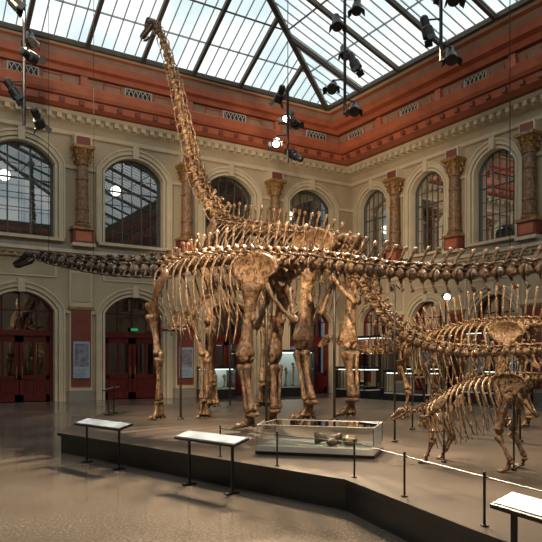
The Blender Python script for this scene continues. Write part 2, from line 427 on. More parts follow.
# skylight
x0,x1,y0,y1=XL+2.5,XR-2.5,YF+1.0,YB-1.0; ZE=15.2
ty,tx,hz=8.33,12.7,4.5
A=[V((x0,y0,ZE)),V((x1,y0,ZE)),V((x1,y1,ZE)),V((x0,y1,ZE))]
B=[V((x0+tx,y0+ty,ZE+hz)),V((x1-tx,y0+ty,ZE+hz)),V((x1-tx,y1-ty,ZE+hz)),V((x0+tx,y1-ty,ZE+hz))]
mb=MB()
for i in range(4):
    j=(i+1)%4; mb.poly([A[i],A[j],B[j],B[i]],M_sky)
mb.poly(B,M_sky)
for q in mb.v: q.z+=.08
mb.make('ceiling')
mb=MB()
for i in range(4): mb.beam(A[i],B[i],.24,.28,M_rib); mb.beam(A[i],A[(i+1)%4],.2,.2,M_rib); mb.beam(B[i],B[(i+1)%4],.2,.2,M_rib)
def ybar(x,w,h,m,dz=0):
    t=min(1,(x1-x)/tx,(x-x0)/tx)
    if t<=0.02: return
    mb.beam((x,y1,ZE+dz),(x,y1-ty*t,ZE+hz*t+dz),w,h,m)
def xbar(y,w,h,m,dz=0):
    t=min(1,(y1-y)/ty,(y-y0)/ty)
    if t<=0.02: return
    mb.beam((x1,y,ZE+dz),(x1-tx*t,y,ZE+hz*t+dz),w,h,m)
x=x0+.3
while x<x1: ybar(x,.04,.05,M_bar); x+=.5
y=y0+.3
while y<y1: xbar(y,.04,.05,M_bar); y+=.5
for p in (-6.8,-4.3,-1.8,.7,3.2,5.7,8.2,10.7,13.2,15.7,18.2): ybar(p,.16,.2,M_rib,-.06)
for p in (25,22.3,19.6,16.9,14.2,11.5,8.8,6.1,3.4,.7,-2,-4.7): xbar(p,.16,.2,M_rib,-.06)
for t in (.18,.36,.54,.72,.9):
    R=[A[i].lerp(B[i],t) for i in range(4)]
    for i in range(4): mb.beam(R[i],R[(i+1)%4],.05,.06,M_bar if t not in (.36,.72) else M_rib)
mb.make('skylight_framework')

# ------------------------------------------------------------------ platform
PZ=.37
P=[(3.14,12.56),(4.65,5.81),(4.12,3.55),(3.6,.8),(15.5,.8),(15.5,19.2),(6.6,19.2),(4.7,15.5)]
mb=MB()
c=V((9,10,0))
def inset(q,d,z): p=V((q[0],q[1],0)); dd=(c-p).normalized(); p=p+dd*d; return V((p.x,p.y,z))
mb.poly([V((*q,PZ)) for q in P],M_platT)
for i in range(len(P)):
    j=(i+1)%len(P)
    a,b=P[i],P[j]
    mb.poly([V((*a,PZ)),V((*b,PZ)),V((*b,PZ-.06)),V((*a,PZ-.06))],M_platS)
    mb.poly([V((*a,PZ-.06)),V((*b,PZ-.06)),inset(b,.07,PZ-.06),inset(a,.07,PZ-.06)],M_platS)
    mb.poly([inset(a,.07,PZ-.06),inset(b,.07,PZ-.06),inset(b,.07,.0),inset(a,.07,.0)],M_platS)
mb.make('exhibit_platform')

# ------------------------------------------------------------------ skeleton kit
def cr_interp(rows, N=40):
    out=[]; n=len(rows)
    for i in range(n-1):
        p0=rows[max(i-1,0)]; p1=rows[i]; p2=rows[i+1]; p3=rows[min(i+2,n-1)]
        for k in range(N):
            t=k/N
            a=[.5*((2*p1[q])+(-p0[q]+p2[q])*t+(2*p0[q]-5*p1[q]+4*p2[q]-p3[q])*t*t+(-p0[q]+3*p1[q]-3*p2[q]+p3[q])*t**3) for q in range(3)]
            a+=[p1[q]*(1-t)+p2[q]*t for q in range(3,len(p1))]
            out.append(a)
    out.append(list(rows[-1])); return out

class Frame:
    def __init__(s,o,f):
        s.o=V(o); s.F=V((f[0],f[1],0)).normalized(); s.L=V((-s.F.y,s.F.x,0)); s.U=V((0,0,1))
    def __call__(s,f,l,z): return s.o+s.F*f+s.L*l+s.U*z

def vertebra(mb,p,t,up,L,r,sh,tr,ch,tilt,m,neck=False,fork=False):
    lat=t.cross(up).normalized()
    h=L*.47
    e_=1.12 if neck else 1.05
    mb.tube([p-t*h,p-t*h*.85,p-t*h*.4,p+t*h*.1,p+t*h*.6,p+t*h*.9,p+t*h],[r*.8*e_,r*e_,r*.66,r*.56,r*.70,r*.98,r*.7],m,9,ref=up)
    top=p+up*r*1.55
    mb.tube([p+up*r*.4,p+up*r*1.0,top],[(L*.33,r*.5),(L*.22,r*.32),(L*.3,r*.40)],m,7,ref=t)
    if sh>0:
        tp=p+up*(r+sh)-t*(tilt*sh)
        for o_ in ((-1,1) if fork else (0,)):
            e_=tp+lat*(o_*sh*.22)
            mb.tube([top-up*r*.3,top.lerp(e_,.35),top.lerp(e_,.75),e_-up*sh*.03,e_+up*sh*.05],
                [(L*.23,r*.2),(L*.11,r*.11),(L*.14,r*.14),(L*.22,r*.28),(L*.11,r*.13)],m,7,ref=t)
    for sg in (-1,1):
        mb.tube([top-up*r*.3+lat*sg*r*.3,top+up*r*.2+t*L*.35+lat*sg*r*.5,top+up*r*.1+t*L*.62+lat*sg*r*.5],[r*.24,r*.2,r*.10],m,5)
        mb.tube([top-up*r*.1+lat*sg*r*.25,top+up*r*.25-t*L*.45+lat*sg*r*.4],[r*.24,r*.14],m,5)
        if tr>0:
            mb.tube([p+up*r*.7+lat*sg*r*.3,p+up*r*.85+lat*sg*(r*.5+tr*.5),p+up*r*.9+lat*sg*(r*.5+tr)],[(r*.22,L*.16),(r*.13,L*.10),(r*.2,L*.14)],m,6,ref=up)
        if neck:
            q=p-up*r*1.05+lat*sg*r*.85
            mb.tube([p-up*r*.2+lat*sg*r*.5+t*L*.2,q+t*L*.2,q-t*L*.35-up*r*.15,q-t*L*1.0+up*r*.1],[r*.26,r*.22,r*.13,r*.04],m,5)
    if ch>0:
        b0=p-up*r*.85-t*L*.4
        for sg in (-1,1):
            mb.tube([b0+lat*sg*r*.4,b0-up*ch*.35-t*L*.1],[r*.14,r*.13],m,5)
        mb.tube([b0-up*ch*.3-t*L*.08,b0-up*ch*.7-t*L*.25,b0-up*ch-t*L*.4],[(L*.09,r*.13),(L*.11,r*.12),(L*.15,r*.08)],m,6,ref=t)

def column_of(mb,A,rows,matf,neckf=lambda f:False,fork=lambda f:False):
    """rows: f,l,z,L,r,spine,trans,chev,tilt"""
    S=cr_interp(rows); P=[A(a[0],a[1],a[2]) for a in S]
    res=[]; d=0; nxt=0
    for i in range(len(S)):
        if i>0: d+=(P[i]-P[i-1]).length
        if d>=nxt:
            t=(P[min(i+3,len(P)-1)]-P[max(i-3,0)]).normalized()
            up=V((0,0,1)); up=(up-t*up.dot(t)).normalized()
            a=S[i]; _,_,_,L,r,sh,tr,ch,tl=a
            k=1+random.uniform(-.07,.07)
            vertebra(mb,P[i],t,up,L,r*k,sh*k,tr,ch,tl+random.uniform(-.05,.05),matf(a[0]),neckf(a[0]),fork(a[0]))
            res.append((a[0],P[i],t,up)); nxt+=L*1.0
    return res

def catm(pts,n=4):
    rows=[list(p) for p in pts]; return [V(a[:3]) for a in cr_interp(rows,n)]

def ribpair(mb,A,p,w,dep,sweep,r,m):
    for sg in (-1,1):
        L=A.L*sg; F=A.F; U=A.U; j=random.uniform(-.03,.03)
        pts=catm([p+L*.06+U*.02,p+L*w*.45+U*.10*w,p+L*w*.82-U*dep*.12,p+L*w*1.0-U*dep*.38-F*(sweep*.3+j),p+L*w*.97-U*dep*.66-F*(sweep*.65+j),p+L*w*.70-U*dep*(1+j)-F*sweep],3)
        n=len(pts)
        rad=[(r*(.85+.75*math.sin(math.pi*i/(n-1))-.35*i/(n-1)),r*.5) for i in range(n)]
        mb.tube(pts,rad,m,6,ref=F)
        mb.tube([p-U*r*2+L*.04,pts[3]],[r*.8,r*.6],m,5)

def digits(mb,A,an,side,s,m,n=5,claw=3,gz=PZ,fwd=.16,spread=48,vert=False):
    f,l,z=an
    for i in range(n):
        a=math.radians(-spread+2*spread*i/(n-1)); ca,sa=math.cos(a),math.sin(a)
        rs=.048*s*(1.15 if i<3 else .9)
        o=lambda d,zz:A(f+ca*d,l+side*(-sa*d),zz)
        if vert:
            a0=o(.06*s,z-.04*s); a1=o(.12*s,gz+.10*s)
            mb.bone(a0,a1,rs*.75,rs*1.25,rs*1.3,m,n=7)
            mb.bone(o(.13*s,gz+.09*s),o(.20*s,gz+.05*s),rs*.9,rs*1.15,rs,m,n=6)
            if i==0: mb.tube([o(.18*s,gz+.08*s),o(.27*s,gz+.07*s),o(.33*s,gz+.0*s+.01)],[(rs*1.1,rs*.6),(rs*.8,rs*.4),(rs*.15,rs*.1)],m,6)
        else:
            a0=o(.07*s,z-.05*s); a1=o(fwd*s,gz+.11*s)
            mb.bone(a0,a1,rs*.8,rs*1.3,rs*1.25,m,n=7)
            b1=o((fwd+.11)*s,gz+.07*s); mb.bone(a1,b1,rs*.8,rs*1.1,rs*1.0,m,n=6)
            if i<claw: mb.tube([b1,o((fwd+.17)*s,gz+.08*s),o((fwd+.22)*s,gz+.05*s),o((fwd+.26)*s,gz+.012)],[(rs*.9,rs*.55),(rs*1.0,rs*.55),(rs*.7,rs*.35),(rs*.12,rs*.1)],m,6)
            else: mb.blob(o((fwd+.15)*s,gz+.05*s),rs*1.1,rs*.9,rs*.7,m,n=7,k=4)

def hindleg(mb,A,sg,hip,knee,ankle,s,m):
    H,K,N=A(*hip),A(*knee),A(*ankle)
    mb.bone(H,K,.105*s,.18*s,.19*s,m,flat=1.1,ref=A.F,n=12,bow=A.L*sg*.02)
    mb.blob(H-A.L*sg*.14*s+A.U*.0,.11*s,.13*s,.12*s,m)
    mb.tube([H.lerp(K,.40)-A.F*.07*s,H.lerp(K,.47)-A.F*.13*s,H.lerp(K,.54)-A.F*.07*s],[.05*s,.05*s,.04*s],m,7)
    for o_ in (-.08,.08): mb.blob(K+A.L*o_*s-A.F*.05*s,.12*s,.08*s,.115*s,m,F=A.F,L=A.L)
    k2=K-A.U*.13*s
    mb.bone(k2,N,.075*s,.165*s,.115*s,m,flat=.8,ref=A.F,n=10)
    mb.tube([k2+A.F*.12*s-A.U*.02*s,k2.lerp(N,.15)+A.F*.13*s,k2.lerp(N,.38)+A.F*.07*s],[.03*s,.05*s,.02*s],m,6)
    mb.bone(k2+A.L*sg*.17*s-A.F*.05*s,N+A.L*sg*.13*s,.036*s,.075*s,.065*s,m,ref=A.F,n=7)
    mb.blob(N-A.U*.04*s,.13*s,.15*s,.06*s,m,F=A.F,L=A.L)
    digits(mb,A,(ankle[0],ankle[1],ankle[2]-.02),sg,s,m)

def foreleg(mb,A,sg,sh,el,wr,s,m,vert=True):
    S_,E,W=A(*sh),A(*el),A(*wr)
    mb.bone(S_,E,.08*s,.20*s,.15*s,m,flat=.65,ref=A.L,n=12)
    mb.tube([S_.lerp(E,.1)+A.F*.08*s,S_.lerp(E,.3)+A.F*.12*s,S_.lerp(E,.48)+A.F*.06*s],[.04*s,.05*s,.025*s],m,6)
    e2=E-A.U*.05*s
    mb.bone(e2+A.F*.07*s,W+A.L*sg*-.05*s+A.F*.04*s,.045*s,.088*s,.085*s,m,n=8)
    mb.bone(e2-A.F*.08*s+A.L*sg*.04*s,W+A.L*sg*.07*s-A.F*.03*s,.052*s,.13*s,.075*s,m,n=8)
    mb.blob(e2-A.F*.13*s+A.U*.06*s,.07*s,.07*s,.12*s,m,F=A.F,L=A.L)
    mb.blob(W-A.U*.03*s,.09*s,.11*s,.045*s,m,F=A.F,L=A.L)
    digits(mb,A,wr,sg,s,m,vert=vert,spread=80 if vert else 45,claw=3)

def pelvis(mb,A,z,w,s,m,f0=0):
    base=[(.62,.10),(.84,.30),(.93,.46),(.86,.60),(.62,.72),(.25,.80),(-.15,.78),(-.50,.64),(-.70,.42),(-.66,.26),(-.42,.18),(-.30,.02),(-.26,-.14),(-.16,-.10),(-.08,.06),(.06,.10),(.20,.02),(.30,-.18),(.40,-.20),(.42,.0)]
    for sg in (-1,1):
        out=[A(f0+f*.85*s,sg*(w+ .10*s*max(0,f)),z+(q-.1)*s*.85) for f,q in base]
        mb.plate(out,A.L,.07*s,m,center=A(f0+.05*s,sg*(w-.02),z+.30*s),bulge=1.0)
        g=lambda f,l,q:A(f0+f*s,sg*l,z+q*s)
        mb.tube([g(.30,w,-.15),g(.38,w*.85,-.42),g(.46,w*.5,-.75),g(.54,w*.3,-.98),g(.57,w*.25,-1.04)],[(.13*s,.05*s),(.075*s,.04*s),(.07*s,.04*s),(.13*s,.05*s),(.07*s,.035*s)],m,8,ref=A.F)
        mb.tube([g(-.22,w,-.1),g(-.36,w*.8,-.36),g(-.56,w*.4,-.68),g(-.75,w*.15,-.88),g(-.80,w*.12,-.93)],[(.12*s,.045*s),(.055*s,.04*s),(.045*s,.035*s),(.075*s,.04*s),(.05*s,.025*s)],m,8,ref=A.F)
        for k in range(5):
            ff=f0+(-.5+.25*k)*s
            mb.tube([A(ff,0,z+.38*s),A(ff,sg*w,z+.34*s)],[(.06*s,.05*s),(.09*s,.05*s)],m,6)

def shoulder(mb,A,gl,top,m,s):
    for sg in (-1,1):
        g=A(gl[0],sg*gl[1],gl[2]); t=A(top[0],sg*top[1],top[2])
        mid=g.lerp(t,.5)+A.L*sg*.10*s
        pts=catm([g+A.F*.12*s-A.U*.05*s,g.lerp(t,.15)+A.L*sg*.04*s,g.lerp(t,.32)+A.L*sg*.08*s,mid,g.lerp(t,.75)+A.L*sg*.08*s,t],3)
        n=len(pts); W=[.22,.30,.25,.14,.11,.10,.10,.105,.115,.125,.14,.155,.17,.18,.17,.10]
        mb.tube(pts,[(W[min(i,15)]*s,.032*s) for i in range(n)],m,10,ref=A.F)
        c0=g+A.F*.24*s-A.U*.14*s-A.L*sg*.12*s
        out=[]
        for k in range(12):
            a=2*math.pi*k/12
            out.append(c0+A.F*(.22*s*math.cos(a))+A.U*(.2*s*math.sin(a))-A.L*sg*(.12*s*math.cos(a)))
        mb.plate(out,(A.L*sg+A.F*.4),.05*s,m)
        c1=A(gl[0]-.1*s,sg*.16*s,gl[2]-.42*s)
        mb.plate([c1+A.F*(.28*s*math.cos(2*math.pi*k/10))+A.L*(.13*s*math.sin(2*math.pi*k/10)) for k in range(10)],A.U,.05*s,m)

def skull(mb,p,F,U,Ln,m,arch=False):
    F=F.normalized(); L=U.cross(F).normalized(); U=F.cross(L).normalized()
    q=lambda x,y,z:p+F*(x*Ln)+L*(y*Ln)+U*(z*Ln)
    sec=[(-.02,.02,.10,.09),(.08,.04,.19,.17),(.22,.05,.22,.19),(.38,.02,.18,.16),(.55,-.03,.14,.12),(.72,-.06,.15,.10),(.88,-.09,.15,.08),(.98,-.11,.11,.055),(1.0,-.12,.06,.03)]
    mb.tube([q(x,0,z) for x,z,_,_ in sec],[(rz*Ln,ry*Ln) for _,_,ry,rz in sec],m,12,ref=U)
    if arch:
        for y in (-.04,.04):
            pts=catm([q(.16,y,.2),q(.26,y,.36),q(.42,y,.40),q(.56,y,.26),q(.62,y,.06)],4)
            mb.tube(pts,.035*Ln,m,7)
    for y in (-1,1):
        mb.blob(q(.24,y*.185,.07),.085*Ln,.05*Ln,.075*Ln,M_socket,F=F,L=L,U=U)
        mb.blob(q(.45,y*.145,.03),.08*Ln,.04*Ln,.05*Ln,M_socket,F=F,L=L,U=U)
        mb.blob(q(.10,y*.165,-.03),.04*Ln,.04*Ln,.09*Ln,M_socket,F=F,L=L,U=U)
        pts=[q(.06,y*.17,-.16),q(.25,y*.18,-.25),q(.55,y*.15,-.25),q(.85,y*.13,-.26),q(.96,y*.05,-.24)]
        mb.tube(pts,[(.05*Ln,.025*Ln),(.075*Ln,.025*Ln),(.05*Ln,.025*Ln),(.055*Ln,.03*Ln),(.05*Ln,.03*Ln)],m,7,ref=U)
        for k in range(6):
            x=.70+.05*k; yy=y*(.14-.012*k)
            mb.tube([q(x,yy,-.13),q(x+.01,yy,-.215)],[.016*Ln,.006*Ln],m,5)
            mb.tube([q(x+.02,yy*.95,-.23),q(x+.02,yy*.95,-.16)],[.014*Ln,.005*Ln],m,5)

def roof_at(x,y): return ZE+min(hz,hz*(y1-y)/ty,hz*(x1-x)/tx,hz*(x-x0)/tx,hz*(y-y0)/ty)
def props(mb,A,items,cables=()):
    for f,l,z0,z1,r in items: 
        mb.tube([A(f,l,z0),A(f,l,z1)],r,M_steel,8)
        mb.tube([A(f,l,z0),A(f,l,z0+.03)],r*3,M_steel,12)
        mb.tube([A(f,l-.15,z1-.08),A(f,l,z1),A(f,l+.15,z1-.08)],r*.6,M_steel,6)
    for f,l,z in cables:
        p=A(f,l,z); mb.tube([p,V((p.x,p.y,roof_at(p.x,p.y)))],.007,M_steel,5)
ZM=PZ+.006; PS=PZ+.005
# ------------------------------------------------------------------ BRACHIOSAUR
root=empty('brachiosaurus_skeleton'); A=Frame((9.2,11.98,0),(0,1)); m=M_boneG
col=MB()
rows=[(-9.2,-.7,1.25,.14,.030,0,0,0,.3),(-7.5,-.5,1.7,.17,.045,.05,.02,.05,.3),(-5.8,-.2,1.88,.19,.065,.10,.05,.10,.3),(-4.2,0,1.85,.20,.08,.14,.08,.16,.35),(-3.0,0,2.0,.21,.095,.18,.1,.20,.35),(-2.1,0,2.38,.22,.11,.21,.14,.25,.3),(-1.4,0,3.0,.23,.125,.26,.18,.28,.3),(-.8,0,3.75,.24,.14,.30,.22,.25,.25),
      (0,0,4.45,.27,.15,.40,.2,0,.15),(1.5,0,4.82,.29,.15,.48,.35,0,.1),(3.0,0,5.2,.31,.16,.54,.42,0,.05),(4.4,0,5.55,.33,.17,.54,.42,0,0),(5.2,.05,5.85,.36,.18,.40,.3,0,0),(5.75,.25,6.5,.42,.19,.26,.16,0,0),(6.15,.45,7.3,.52,.18,.20,.14,0,0),(6.6,.6,8.7,.60,.165,.18,.12,0,0),(7.0,.72,10.1,.60,.145,.15,.10,0,0),(7.45,.86,11.4,.50,.12,.11,.07,0,0),(7.85,.98,12.35,.38,.10,.07,.05,0,0),(8.08,1.04,12.72,.25,.09,.03,.03,0,0)]
vs=column_of(col,A,rows,lambda f:m,lambda f:f>5.2)
col.make('vertebral_column',True,root,.016,5,ZM)
rb=MB()
dv=[v for v in vs if .75<v[0]<5.1]
for i,(f,p,t,up) in enumerate(dv):
    u=i/(len(dv)-1)
    w=.62+.52*math.sin(math.pi*min(1,.12+u*.80)); dep=1.15+1.35*math.sin(math.pi*(.12+.62*u))
    ribpair(rb,A,p,w,dep,.35-.1*u,.034,m)
rb.make('ribs',True,root,.014,4)
lb=MB()
pelvis(lb,A,4.05,.42,1.15,m)
shoulder(lb,A,(4.75,.80,4.45),(3.9,1.0,5.55),m,1.35)
for sg in (1,-1):
    d=.0 if sg>0 else .15
    hindleg(lb,A,sg,(.0,sg*.62,4.0),(.24,sg*.66,2.12),(-.08+d,sg*.65,.85),1.25,m)
    d=.0 if sg>0 else -.6
    foreleg(lb,A,sg,(4.8,sg*.86,4.45),(4.35-d*.1,sg*.92,2.75),(4.68+d,sg*.68,1.1),1.32,m)
lb.make('girdles_and_limbs',True,root,.022,4,ZM)
sk=MB(); skull(sk,A(8.12,1.05,12.85),A.F+A.L*.25-A.U*.30,A.U,.78,m,True); sk.make('skull',True,root,.008,7)
st=MB(); props(st,A,[(-.1,0,PS,4.3,.03),(2.6,0,PS,4.95,.03),(4.9,0,PS,5.5,.03),(-2.6,0,PS,2.1,.018),(-5,-.1,PS,1.78,.018)]); st.make('steel_armature',True,root)

# ------------------------------------------------------------------ DIPLODOCUS
root=empty('diplodocus_skeleton'); A=Frame((6.9,11.0,0),(-.2,.977)); m=M_boneD
col=MB()
rows=[(-12.5,-1.2,1.2,.2,.03,0,0,0,.3),(-10.5,-.8,1.8,.22,.05,.05,.02,.05,.3),(-8.5,-.4,2.5,.22,.07,.1,.05,.1,.3),(-7,-.15,2.85,.21,.08,.16,.08,.14,.35),(-5.5,0,2.98,.21,.088,.22,.10,.16,.4),(-4,0,3.04,.21,.098,.29,.14,.18,.4),(-2.5,0,3.27,.22,.118,.38,.20,.22,.35),(-1.2,0,3.55,.24,.14,.50,.24,.24,.25),
 (0,0,3.72,.25,.15,.60,.2,0,.1),(1.2,0,3.9,.26,.15,.54,.28,0,.05),(2.4,0,3.95,.28,.15,.40,.32,0,0),(3.4,0,3.9,.34,.17,.28,.26,0,0),(4.8,.12,4.02,.44,.165,.22,.18,0,0),(6.3,.35,4.22,.46,.15,.17,.13,0,0),(7.8,.62,4.5,.40,.12,.13,.10,0,0),(8.9,.86,4.78,.28,.09,.06,.05,0,0)]
dark=lambda f: M_boneK if f>3.7 else m
vs=column_of(col,A,rows,dark,lambda f:f>3.5,lambda f:2.2<f<7)
col.make('vertebral_column',True,root,.014,5,ZM)
rb=MB(); dv=[v for v in vs if .6<v[0]<3.5]
for i,(f,p,t,up) in enumerate(dv):
    u=i/(len(dv)-1)
    ribpair(rb,A,p,.42+.26*math.sin(math.pi*(.15+.75*u)),.95+.85*math.sin(math.pi*(.15+.65*u)),.3,.027,m)
rb.make('ribs',True,root,.012,4)
lb=MB()
pelvis(lb,A,3.30,.30,.90,m)
shoulder(lb,A,(3.35,.52,2.85),(2.55,.68,3.7),m,.92)
for sg in (1,-1):
    ff=.0 if sg>0 else .35
    hindleg(lb,A,sg,(.0,sg*.44,3.25),(.22+ff*.6,sg*.48,1.78),(.0+ff,sg*.47,.72),1.0,m)
    ff=.0 if sg>0 else -.35
    foreleg(lb,A,sg,(3.35,sg*.55,2.8),(3.05+ff*.5,sg*.58,1.85),(3.12+ff,sg*.5,.82),.9,m)
lb.make('girdles_and_limbs',True,root,.017,4,ZM)
sk=MB(); skull(sk,A(9.0,.9,4.82),A.F+A.L*.6-A.U*.35,A.U,.68,M_boneK); sk.make('skull',True,root,.006,7)
st=MB(); props(st,A,[(0.1,0,PS,3.55,.026),(3.0,0,PS,3.75,.026),(-3,0,PS,3.0,.018),(-6.2,-.05,PS,2.8,.018)],[(6.4,.37,4.2),(8.3,.74,4.6),(-5,0,3.1)]); st.make('steel_armature',True,root)

# ------------------------------------------------------------------ DICRAEOSAURUS
root=empty('dicraeosaurus_skeleton'); A=Frame((11.07,8.4,0),(0,1)); m=M_boneC
col=MB()
rows=[(-6.5,-.2,1.0,.16,.02,0,0,0,.3),(-5,-.1,1.4,.17,.04,.05,.02,.05,.3),(-3.5,0,1.9,.17,.06,.14,.05,.14,.3),(-2,0,2.25,.18,.075,.32,.08,.2,.3),(-.8,0,2.4,.17,.085,.54,.12,.16,.15),
 (0,0,2.45,.17,.09,.68,.1,0,.05),(1.0,0,2.45,.17,.09,.66,.2,0,0),(2.1,0,2.3,.18,.09,.58,.2,0,-.1),(2.8,0,2.15,.19,.09,.46,.15,0,-.15),(3.6,.05,2.0,.22,.08,.32,.08,0,-.2),(4.5,.15,2.0,.22,.065,.18,.06,0,-.2),(5.3,.25,2.2,.2,.05,.10,.04,0,0),(5.7,.3,2.35,.18,.045,.05,.03,0,0)]
vs=column_of(col,A,rows,lambda f:m,lambda f:f>3,lambda f:f>2.2)
col.make('vertebral_column',True,root,.010,6,ZM)
rb=MB(); dv=[v for v in vs if .4<v[0]<3.0]
for i,(f,p,t,up) in enumerate(dv):
    u=i/(len(dv)-1)
    ribpair(rb,A,p,.34+.2*math.sin(math.pi*(.15+.75*u)),.65+.55*math.sin(math.pi*(.15+.65*u)),.2,.020,m)
rb.make('ribs',True,root,.008,5)
lb=MB(); pelvis(lb,A,2.15,.22,.62,m); shoulder(lb,A,(2.85,.38,1.6),(2.2,.5,2.15),m,.62)
for sg in (1,-1):
    hindleg(lb,A,sg,(0,sg*.32,2.1),(.18,sg*.34,1.28),(-.05,sg*.34,.62),.66,m)
    foreleg(lb,A,sg,(2.85,sg*.4,1.6),(2.6,sg*.42,1.08),(2.7,sg*.38,.62),.6,m)
lb.make('girdles_and_limbs',True,root,.010,5,ZM)
sk=MB(); skull(sk,A(5.78,.3,2.38),A.F+A.L*.2-A.U*.5,A.U,.42,m); sk.make('skull',True,root)
st=MB(); props(st,A,[(0.05,0,PS,2.35,.02),(2.5,0,PS,2.15,.02),(-3,0,PS,1.95,.016)]); st.make('steel_armature',True,root)

# ------------------------------------------------------------------ KENTROSAURUS
root=empty('kentrosaurus_skeleton'); A=Frame((6.8,5.17,0),(-.28,.96)); m=M_boneC
col=MB()
rows=[(-2.3,-.25,1.25,.09,.015,.03,0,0,.3),(-1.6,-.12,1.35,.09,.03,.08,.03,.08,.3),(-.8,0,1.48,.09,.035,.14,.06,.1,.3),(-.3,0,1.5,.085,.04,.16,.06,.06,.2),
 (0,0,1.50,.085,.042,.15,.06,0,.1),(.35,0,1.47,.085,.04,.13,.08,0,.1),(.75,0,1.33,.085,.04,.11,.08,0,.1),(1.08,0,1.14,.085,.038,.07,.05,0,.1),(1.3,.03,1.05,.08,.032,.04,.03,0,0),(1.5,.05,1.03,.07,.028,.03,.02,0,0)]
vs=column_of(col,A,rows,lambda f:m,lambda f:f>1.15)
col.make('vertebral_column',True,root,.004,9,ZM)
rb=MB(); dv=[v for v in vs if .15<v[0]<1.15]
for i,(f,p,t,up) in enumerate(dv):
    u=i/(len(dv)-1)
    ribpair(rb,A,p,.20+.12*math.sin(math.pi*(.2+.7*u)),.38+.26*math.sin(math.pi*(.15+.6*u)),.14,.011,m)
rb.make('ribs',True,root,.004,8)
lb=MB(); pelvis(lb,A,1.36,.15,.34,m); shoulder(lb,A,(1.1,.2,.92),(.8,.27,1.24),m,.33)
for sg in (1,-1):
    hindleg(lb,A,sg,(0,sg*.2,1.30),(.13,sg*.22,.86),(-.03,sg*.22,.51),.36,m)
    foreleg(lb,A,sg,(1.1,sg*.22,.93),(.98,sg*.27,.70),(1.06,sg*.24,.49),.32,m,False)
lb.make('girdles_and_limbs',True,root,.005,8,ZM)
sk=MB(); skull(sk,A(1.52,.05,1.04),A.F-A.U*.45,A.U,.24,m); sk.make('skull',True,root)
st=MB(); props(st,A,[(0.02,0,PS,1.42,.012),(.95,0,PS,1.15,.012)]); st.make('steel_armature',True,root)

# ------------------------------------------------------------------ reading desks, rails, vitrine
def desk(cx,cy,dx,dy,w=1.4,d=.26,z=.66,z0=0):
    mb=MB(); u=V((dx,dy,0)).normalized(); n=V((u.y,-u.x,0))
    if n.x>0: n=-n
    c=V((cx,cy,z))
    P=lambda a,b,h:c+u*a+n*b+V((0,0,h))
    hw=w/2;hd=d/2
    mb.box8([P(-hw,-hd,.04),P(hw,-hd,.04),P(hw,hd,-.03),P(-hw,hd,-.03),P(-hw,-hd,.07),P(hw,-hd,.07),P(hw,hd,.0),P(-hw,hd,.0)],M_iron)
    mb.box8([P(-hw+.02,-hd+.02,.068),P(hw-.02,-hd+.02,.068),P(hw-.02,hd-.02,.008),P(-hw+.02,hd-.02,.008),P(-hw+.02,-hd+.02,.074),P(hw-.02,-hd+.02,.074),P(hw-.02,hd-.02,.014),P(-hw+.02,hd-.02,.014)],M_panel)
    for a in (-hw*.72,hw*.72):
        mb.beam(P(a,0,-(z-z0)),P(a,0,.03),.04,.025,M_iron); mb.beam(P(a,-.1,-(z-z0)+.012),P(a,.1,-(z-z0)+.012),.07,.024,M_iron)
    mb.make('reading_desk')
desk(3.35,10.5,.218,-.976)
desk(3.95,7.8,.218,-.976,1.25)
desk(3.77,2.6,.19,.98,.92,.2,.70)
desk(5.4,16.2,.5,.86,.9,.26,1.0,PZ+.003)
mb=MB()
E=[(4.26,8.1),(4.5,7.0),(4.82,5.85),(4.55,4.75),(4.28,3.55),(4.0,2.2),(3.8,1.1)]
for x,y in E:
    mb.tube([(x,y,PS),(x,y,PZ+.42)],.011,M_iron,8); mb.tube([(x,y,PS),(x,y,PZ+.012)],.035,M_iron,12)
    mb.blob((x,y,PZ+.43),.015,.015,.015,M_iron)
for a,b in zip(E[:-1],E[1:]): mb.tube([(a[0],a[1],PZ+.40),(b[0],b[1],PZ+.40)],.006,M_iron,6)
mb.make('cable_barrier')
mb=MB(); cc=V((5.75,7.75,PS)); u=V((.65,-.76,0)).normalized(); n=V((-u.y,u.x,0))
def bx(a0,a1,b0,b1,z0,z1,m): mb.box8([cc+u*a+n*b+V((0,0,z)) for z in (z0,z1) for a,b in ((a0,b0),(a1,b0),(a1,b1),(a0,b1))],m)
bx(-.86,.86,-.48,.48,0,.04,M_iron); bx(-.84,.84,-.46,.46,.04,.12,M_white); bx(-.84,.84,-.46,.46,.12,.42,M_vit)
mb.bone(cc+u*-.1+V((0,0,.2)),cc+u*.3+n*.1+V((0,0,.2)),.05,.1,.09,M_boneD)
mb.blob(cc+u*.45-n*.1+V((0,0,.2)),.12,.1,.08,M_boneG); mb.blob(cc+u*.2-n*.2+V((0,0,.18)),.09,.07,.06,M_boneD)
for a in (-.84,.84):
    for b in (-.46,.46): mb.tube([cc+u*a+n*b+V((0,0,.14)),cc+u*a+n*b+V((0,0,.42))],.005,M_steel,5)
for a,b,c_,d in ((-.84,-.46,.84,-.46),(-.84,.46,.84,.46),(-.84,-.46,-.84,.46),(.84,-.46,.84,.46)):
    mb.tube([cc+u*a+n*b+V((0,0,.42)),cc+u*c_+n*d+V((0,0,.42))],.006,M_white,5)
mb.make('glass_vitrine')

